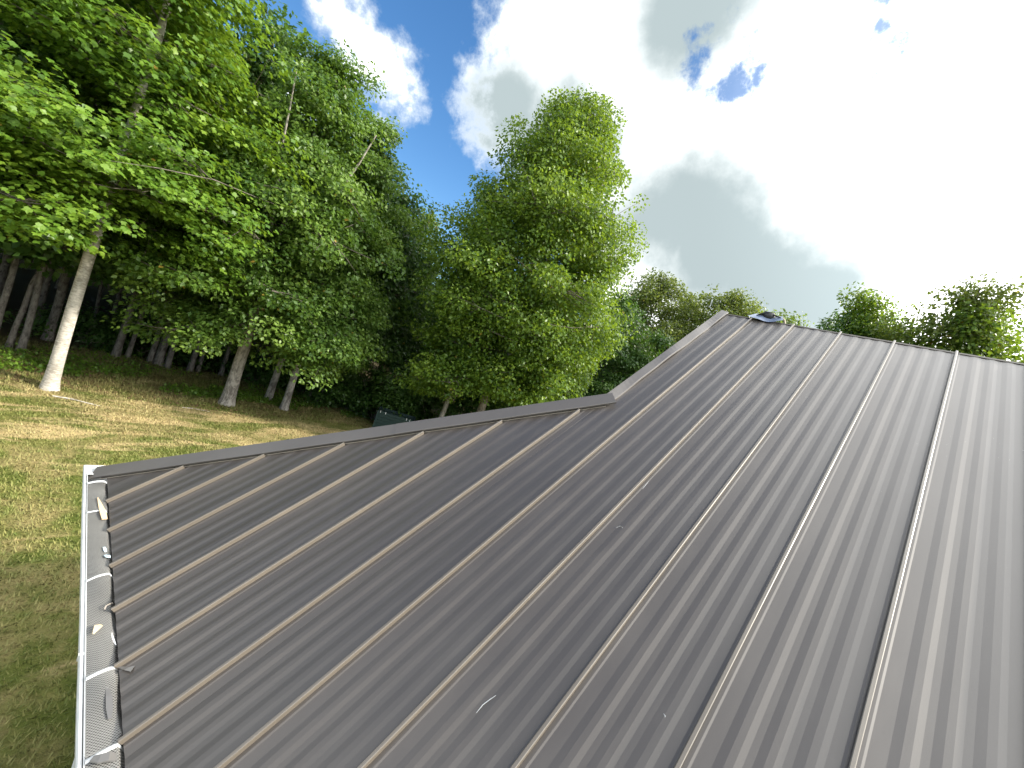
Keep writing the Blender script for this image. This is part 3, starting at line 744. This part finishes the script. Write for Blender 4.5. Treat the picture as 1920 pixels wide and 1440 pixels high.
# trees behind the ridge
gR = [tree_geo(810+k, H, 3.0, [(0, r*.7), (H*.45, r), (H*.75, r*.92), (H*.92, r*.6), (H, r*.25)], .13, 44, 16, L_KITE, 36000, .16, (.36, .26), (5, 55), .1, rnd=.7, up_w=.7) for k, (H, r) in enumerate(((13.6, 2.8), (12.2, 2.2), (14.2, 2.0)))]
for k, az, d, sc, lm, rz, lab in ((0, 26.3, 27, .99, LM_OLIVE, .3, 'round olive green tree just right of the tallest tree, behind the rake'),
                                (0, 18.2, 28.5, 1.02, LM_OLIVE, 2.1, 'broad olive green tree behind the ridge end and its rake trim'),
                                (1, 22.0, 31, 1.13, LM_OLIVE, 4.0, 'olive tree showing between the two rounder trees behind the rake'),
                                (1, 12.0, 31, 1.14, LM_LIGHT, 1.0, 'yellow green treetop just right of the ridge vent'),
                                (1, 15.0, 33, 1.18, LM_LIGHT, 5.0, 'yellow green treetop directly behind the ridge vent'),
                                (2, 2.2, 25.5, 1.0, LM_HICK, .5, 'leafy tree at right behind the ridge, left of the two tallest heads'),
                                (2, -1.2, 25.0, 1.035, LM_OLIVE, 2.5, 'highest rounded treetop behind the ridge at far right'),
                                (1, -4.6, 24.5, 1.13, LM_HICK, 3.6, 'round headed tree behind the ridge nearest the right edge'),
                                (1, 4.4, 27, 1.12, LM_WOOD, 5.2, 'low dark green treetop behind the ridge beside the pointed one'),
                                (1, -8.3, 25, 1.0, LM_HICK, .9, 'sparse treetop cut by the right edge of the picture')):
    place('ridge_tree', gR[k], az, d, (B_BROWN, None), lab, rz, 'trees behind the ridge', sc)
    c = [o for o in COL.objects if o.name.startswith('crown')][-1]
    # each copy takes its own foliage colour on the object
    if not gR[k][1].materials: gR[k][1].materials.append(LM_WOOD)
    c = bpy.data.objects[c.name]
    c.material_slots[0].link = 'OBJECT'; c.material_slots[0].material = lm
gs = tree_geo(909, 13.8, 2.0, [(0, 1.7), (6, 1.5), (10, 1.0), (13.8, .15)], .13, 44, 8, L_KITE, 9000, .16, (.26, .12), (0, 20), .12)
place('conifer_tree', gs, 7.4, 29, (B_BROWN, LM_WOOD), 'narrow pointed conifer behind the ridge')

# the wood at left: near trunks one can count, then deeper rows sharing shapes
gW = [tree_geo(1000+k, H, zb, [(0, r*.8), (H*.35, r), (H*.7, r*.9), (H, r*.25)], tr, 30, 9, L_KITE, 15000, .19, (.48, .26), (0, 50), .12, rnd=.6, up_w=.8, wig=.12)
      for k, (H, zb, r, tr) in enumerate(((12.5, 4.2, 2.9, .095), (11.5, 3.6, 2.6, .075), (13.0, 4.6, 2.8, .115), (10.5, 3.2, 2.7, .058)))]
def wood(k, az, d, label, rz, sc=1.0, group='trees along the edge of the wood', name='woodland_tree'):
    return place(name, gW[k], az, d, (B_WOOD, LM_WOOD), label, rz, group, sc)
near = ((1, 93.3, 18.6, 'leftmost grey trunk at the left edge, in a clump of three leaning stems'), (3, 92.3, 19.0, 'middle stem of the clump of three at the left edge'),
        (1, 91.6, 18.8, 'right stem of the clump of three at the left edge'), (2, 90.2, 21.0, 'shaded trunk right behind the thick pale trunk'),
        (0, 85.4, 20.0, 'thicker of two shaded trunks standing together right of the thick pale trunk'), (3, 84.5, 20.2, 'thinner of two shaded trunks standing together right of the thick pale trunk'),
        (1, 82.7, 20.3, 'left of three shaded trunks close together in the wood'), (2, 82.0, 20.2, 'middle, thickest of three shaded trunks close together in the wood'),
        (1, 81.2, 20.1, 'right, palest of three shaded trunks close together in the wood'), (0, 79.2, 20.5, 'forked shaded trunk left of the oak trunk on the lawn'),
        (3, 78.5, 20.7, 'thin shaded stem against the forked trunk in the wood'), (1, 76.3, 20.9, 'slim dark trunk just left of the oak trunk on the lawn'),
        (3, 66.5, 20.3, 'left of two thin pale stems at the right end of the open wood'), (3, 65.3, 20.1, 'right of two thin pale stems at the right end of the open wood'),
        (0, 97.5, 17.0, 'tree whose dark crown fills the upper left corner'), (2, 102.0, 18.5, 'tree beyond the left edge of the picture'))
rw = random.Random(77)
for k, az, d, lab in near: wood(k, az, d, lab, rw.uniform(0, 6.28), rw.uniform(.92, 1.06))
n = 0
for row, d0 in enumerate((22.5, 25.5, 29, 33, 38)):
    step = math.degrees(2.9/d0); az = 52 + row*1.1
    while az < (112 if row else 150):
        dd = d0 + rw.uniform(-1.2, 1.2)
        sc = rw.uniform(.85, 1.05) * (0.66 if az < 63 else 1.0)
        wood(rw.randrange(4), az + rw.uniform(-.6, .6), dd, 'tree deep in the dark wood, one of many rows', rw.uniform(0, 6.28), sc, 'trees deep in the wood'); n += 1
        az += step*rw.uniform(.85, 1.15)
for d0, a0 in ((24, 30), (29, 17)):                                   # the wood goes on behind the tallest tree
    az = a0
    while az < 52:
        wood(rw.randrange(4), az, d0+rw.uniform(-1, 1), 'low shaded tree behind the tallest tree', rw.uniform(0, 6.28), .66 if az > 31 else .92, 'shaded trees behind the tallest tree'); az += math.degrees(3.0/d0)

# far wood closing the view: one mass
def leaf_field(name, pts, size, seed, matl, label, cat, tpl=L_KITE, rnd=.7):
    rng = np.random.default_rng(seed); n = len(pts)
    out = unit(rng.normal(0, 1, (n, 3))); o = link(name, leaves_mesh(name, tpl, pts, out, size*rng.uniform(.6, 1.3, n), rng, np.clip(rng.normal(.45, .2, n), 0, .97), .6, rnd), matl)
    tag(o, label, cat, kind='stuff'); return o
rng = np.random.default_rng(42); n = 42000
a = np.radians(rng.uniform(-25, 130, n)); d = rng.uniform(42, 52, n); z = 10.5*rng.random(n)**.9
leaf_field('far_wood', np.stack([d*np.cos(a), d*np.sin(a), z], -1), .62, 1, LM_WOOD, 'dense dark wood closing the view behind the trunks', 'wood')
# leafy understory on the right of the wood and saplings at its edge
def bush(seed, az, d, r, h, n, label, matl=LM_WOOD, tpl=L_KITE, size=.15, name='shrub'):
    rng = np.random.default_rng(seed); nc = 26
    th = rng.uniform(0, 6.28, nc); rr_ = r*np.sqrt(rng.random(nc)); cz = h*(.12+.88*rng.random(nc))*(1-.45*(rr_/r)**2)
    C = np.stack([rr_*np.cos(th), rr_*np.sin(th), cz], -1); idx = rng.integers(0, nc, n)
    g3 = rng.normal(0, 1, (n, 3)); P = C[idx] + g3*np.array([.30, .30, .16]); P[:, 2] = np.maximum(P[:, 2], .05)
    ct = rng.normal(0, .15, nc)
    x, y = azd(az, d); rt = empty(name, (x, y, float(gz(x, y))))
    me = leaves_mesh('foliage', tpl, P, unit(g3*[1, 1, .3]), size*rng.uniform(.6, 1.2, n), rng, np.clip(.5+ct[idx]+rng.normal(0, .15, n), 0, .97), .9, .5)
    link('foliage', me, matl, rt, 'stuff')
    mb = MB()
    for q in range(9): mb.tube([(0, 0, -.05), tuple(C[q]*.5+np.array([0, 0, .1])), tuple(C[q])], [.03, .018, .006], 5, False)
    mb.build('stem', B_BROWN, rt); tag(rt, label, 'shrub', 'shrubs in the shade at the edge of the wood'); return rt
for q, (az, d, r, h, lab) in enumerate(((61.5, 20.0, 1.5, 2.6, 'leafy shaded shrub right of the two thin pale stems'), (58.0, 19.8, 1.7, 3.4, 'tall leafy shrub behind the dark green bin'),
                                       (54.0, 20.3, 1.8, 4.2, 'tall leafy shrub right of the dark green bin'), (50.5, 20.5, 1.7, 4.2, 'leafy shrub behind the slim trunk beside the tallest tree'),
                                       (46.5, 20.0, 1.8, 3.8, 'leafy shrub behind the trunk of the tallest tree'), (42.0, 20.0, 1.9, 4.2, 'leafy shrub right of the trunk of the tallest tree'),
                                       (37.0, 20.5, 2.0, 4.4, 'leafy shrub low beneath the sunlit side of the tallest tree'), (32.5, 21.0, 2.4, 7.2, 'dark leafy shrub left of the rake bend'),
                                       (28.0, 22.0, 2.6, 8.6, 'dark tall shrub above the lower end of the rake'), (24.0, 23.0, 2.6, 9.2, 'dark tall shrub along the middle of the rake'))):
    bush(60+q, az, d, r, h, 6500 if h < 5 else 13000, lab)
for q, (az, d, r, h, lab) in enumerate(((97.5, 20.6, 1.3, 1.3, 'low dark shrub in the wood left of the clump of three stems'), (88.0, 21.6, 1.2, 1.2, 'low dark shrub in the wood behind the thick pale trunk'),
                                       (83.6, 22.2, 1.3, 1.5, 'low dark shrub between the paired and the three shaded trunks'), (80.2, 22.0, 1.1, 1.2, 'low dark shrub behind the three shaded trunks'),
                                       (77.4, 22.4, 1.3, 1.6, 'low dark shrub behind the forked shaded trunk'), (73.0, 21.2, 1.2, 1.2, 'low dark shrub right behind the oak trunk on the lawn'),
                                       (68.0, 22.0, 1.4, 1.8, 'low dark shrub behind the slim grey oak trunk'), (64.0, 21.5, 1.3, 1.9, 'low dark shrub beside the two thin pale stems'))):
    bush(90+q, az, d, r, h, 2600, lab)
# ground cover at the edge of the wood
rng = np.random.default_rng(9); n = 17000
x = rng.uniform(-8, 10.5, n); y = 16.6 + np.abs(rng.normal(0, 1.5, n)) + .25*np.sin(x*1.3)
pn = np.sin(x*2.1+1)*np.sin(y*2.7)+np.sin(x*.9-y*1.3); ok = pn > -.35; x, y = x[ok], y[ok]
pts = np.stack([x, y, gz(x, y)+.03+np.abs(rng.normal(0, .09, len(x)))], -1)
leaf_field('ground_cover', pts, .085, 3, LM_TULIP, 'low green seedlings and weeds along the foot of the wood', 'ground cover', L_KITE, .5)
rng = np.random.default_rng(10); n = 12000
x = rng.uniform(-8, 10.5, n); y = 15.3 + np.abs(rng.normal(0, 1.6, n)) + .35*np.sin(x*.9+1)
m, t, b = mat('leaf_litter'); at = t.new('ShaderNodeAttribute', attribute_name='tint').outputs['Fac']
t.put(b.inputs['Base Color'], t.mix(at, (0.07, 0.035, 0.018), (0.26, 0.16, 0.08))); b.inputs['Roughness'].default_value = .85
leaf_field('leaf_litter', np.stack([x, y, gz(x, y)+.012], -1), .075, 4, m, 'brown fallen leaves strewn at the edge of the wood', 'leaf litter', L_KITE, .25)
# fallen sticks by the pale trunk
def stick(a_, b_, r_, lab):
    pa, pb = np.array(a_), np.array(b_); c = (pa+pb)/2; mb = MB()
    mb.tube([pa-c, (pa-c)*.3+np.array([.02, .03, .015]), pb-c], [r_, r_*.9, r_*.5], 6); o = mb.build('fallen_stick', B_PALE); o.location = (c[0], c[1], float(gz(c[0], c[1]))+r_*.8); tag(o, lab, 'stick')
stick((.30, 14.85, 0), (1.15, 14.45, 0), .02, 'fallen stick lying at the foot of the thick pale trunk')
stick((3.0, 15.2, 0), (3.7, 15.1, 0), .012, 'short twig lying on the lawn between the pale trunk and the oak')

# dark green garden bin half hidden behind the hip cap
bx, by = azd(55.2, 18.0)
bn = empty('garden_bin', (bx, by, float(gz(bx, by))), math.radians(-34)); tag(bn, 'dark green slatted garden bin half hidden behind the hip cap', 'bin')
w2, d2, hh = .78, .45, .95
for q in range(7):
    z = .05+q*.13; mb = MB(); mb.box((-w2, -d2, z), (w2, -d2+.03, z+.115)); mb.build('slat', M_GREENBIN, bn)
    mb = MB(); mb.box((-w2, d2-.03, z), (w2, d2, z+.115)); mb.build('slat', M_GREENBIN, bn)
    for sx in (-1, 1):
        mb = MB(); mb.box((sx*w2-.015, -d2+.03, z), (sx*w2+.015, d2-.03, z+.115)); mb.build('slat', M_GREENBIN, bn)
for sx in (-1, 1):
    for sy in (-1, 1):
        mb = MB(); mb.box((sx*w2-.04, sy*d2-.04, 0), (sx*w2+.04, sy*d2+.04, hh)); mb.build('post', M_GREENBIN, bn)
for sx in (-.70, -.48, .42, .56):
    mb = MB(); mb.box((sx-.012, -d2-.012, hh-.08), (sx+.012, -d2+.01, hh+.02)); mb.build('clip', M_WHITE, bn)

# the largest leaves of the near tree as single leaves
P, out, sz, tint = g1[2]
bxl = np.array(azd(89.2, 15.35)); dist = np.hypot(P[:, 0]+bxl[0], P[:, 1]+bxl[1]) - .02*P[:, 2]*0
sel = [int(i) for i in np.argsort(dist + 100*(P[:, 2] > 9.5)) if tint[i] < .97][:260]
me = bpy.data.meshes.new('leaf'); me.from_pydata([tuple(v) for v in L_TULIP[0]], [], L_TULIP[1]); me.update()
a_ = me.attributes.new('tint', 'FLOAT', 'FACE'); a_.data.foreach_set('value', np.full(len(L_TULIP[1]), .72, np.float32)); me.materials.append(LM_TULIP)
rng = np.random.default_rng(8); Ps = P[sel] + rng.normal(0, .05, (len(sel), 3)); Xv, Yv, N = leaf_frames(rng, Ps, out[sel], 1.1, .42)
for q in range(len(sel)):
    o = bpy.data.objects.new('leaf', me); COL.objects.link(o); o.parent = crl; s = float(sz[sel[q]])*1.1
    mm = Matrix.Identity(4)
    for r in range(3): mm[r][0] = Xv[q][r]*s; mm[r][1] = Yv[q][r]*s; mm[r][2] = N[q][r]*s; mm[r][3] = Ps[q][r]
    o.matrix_local = mm
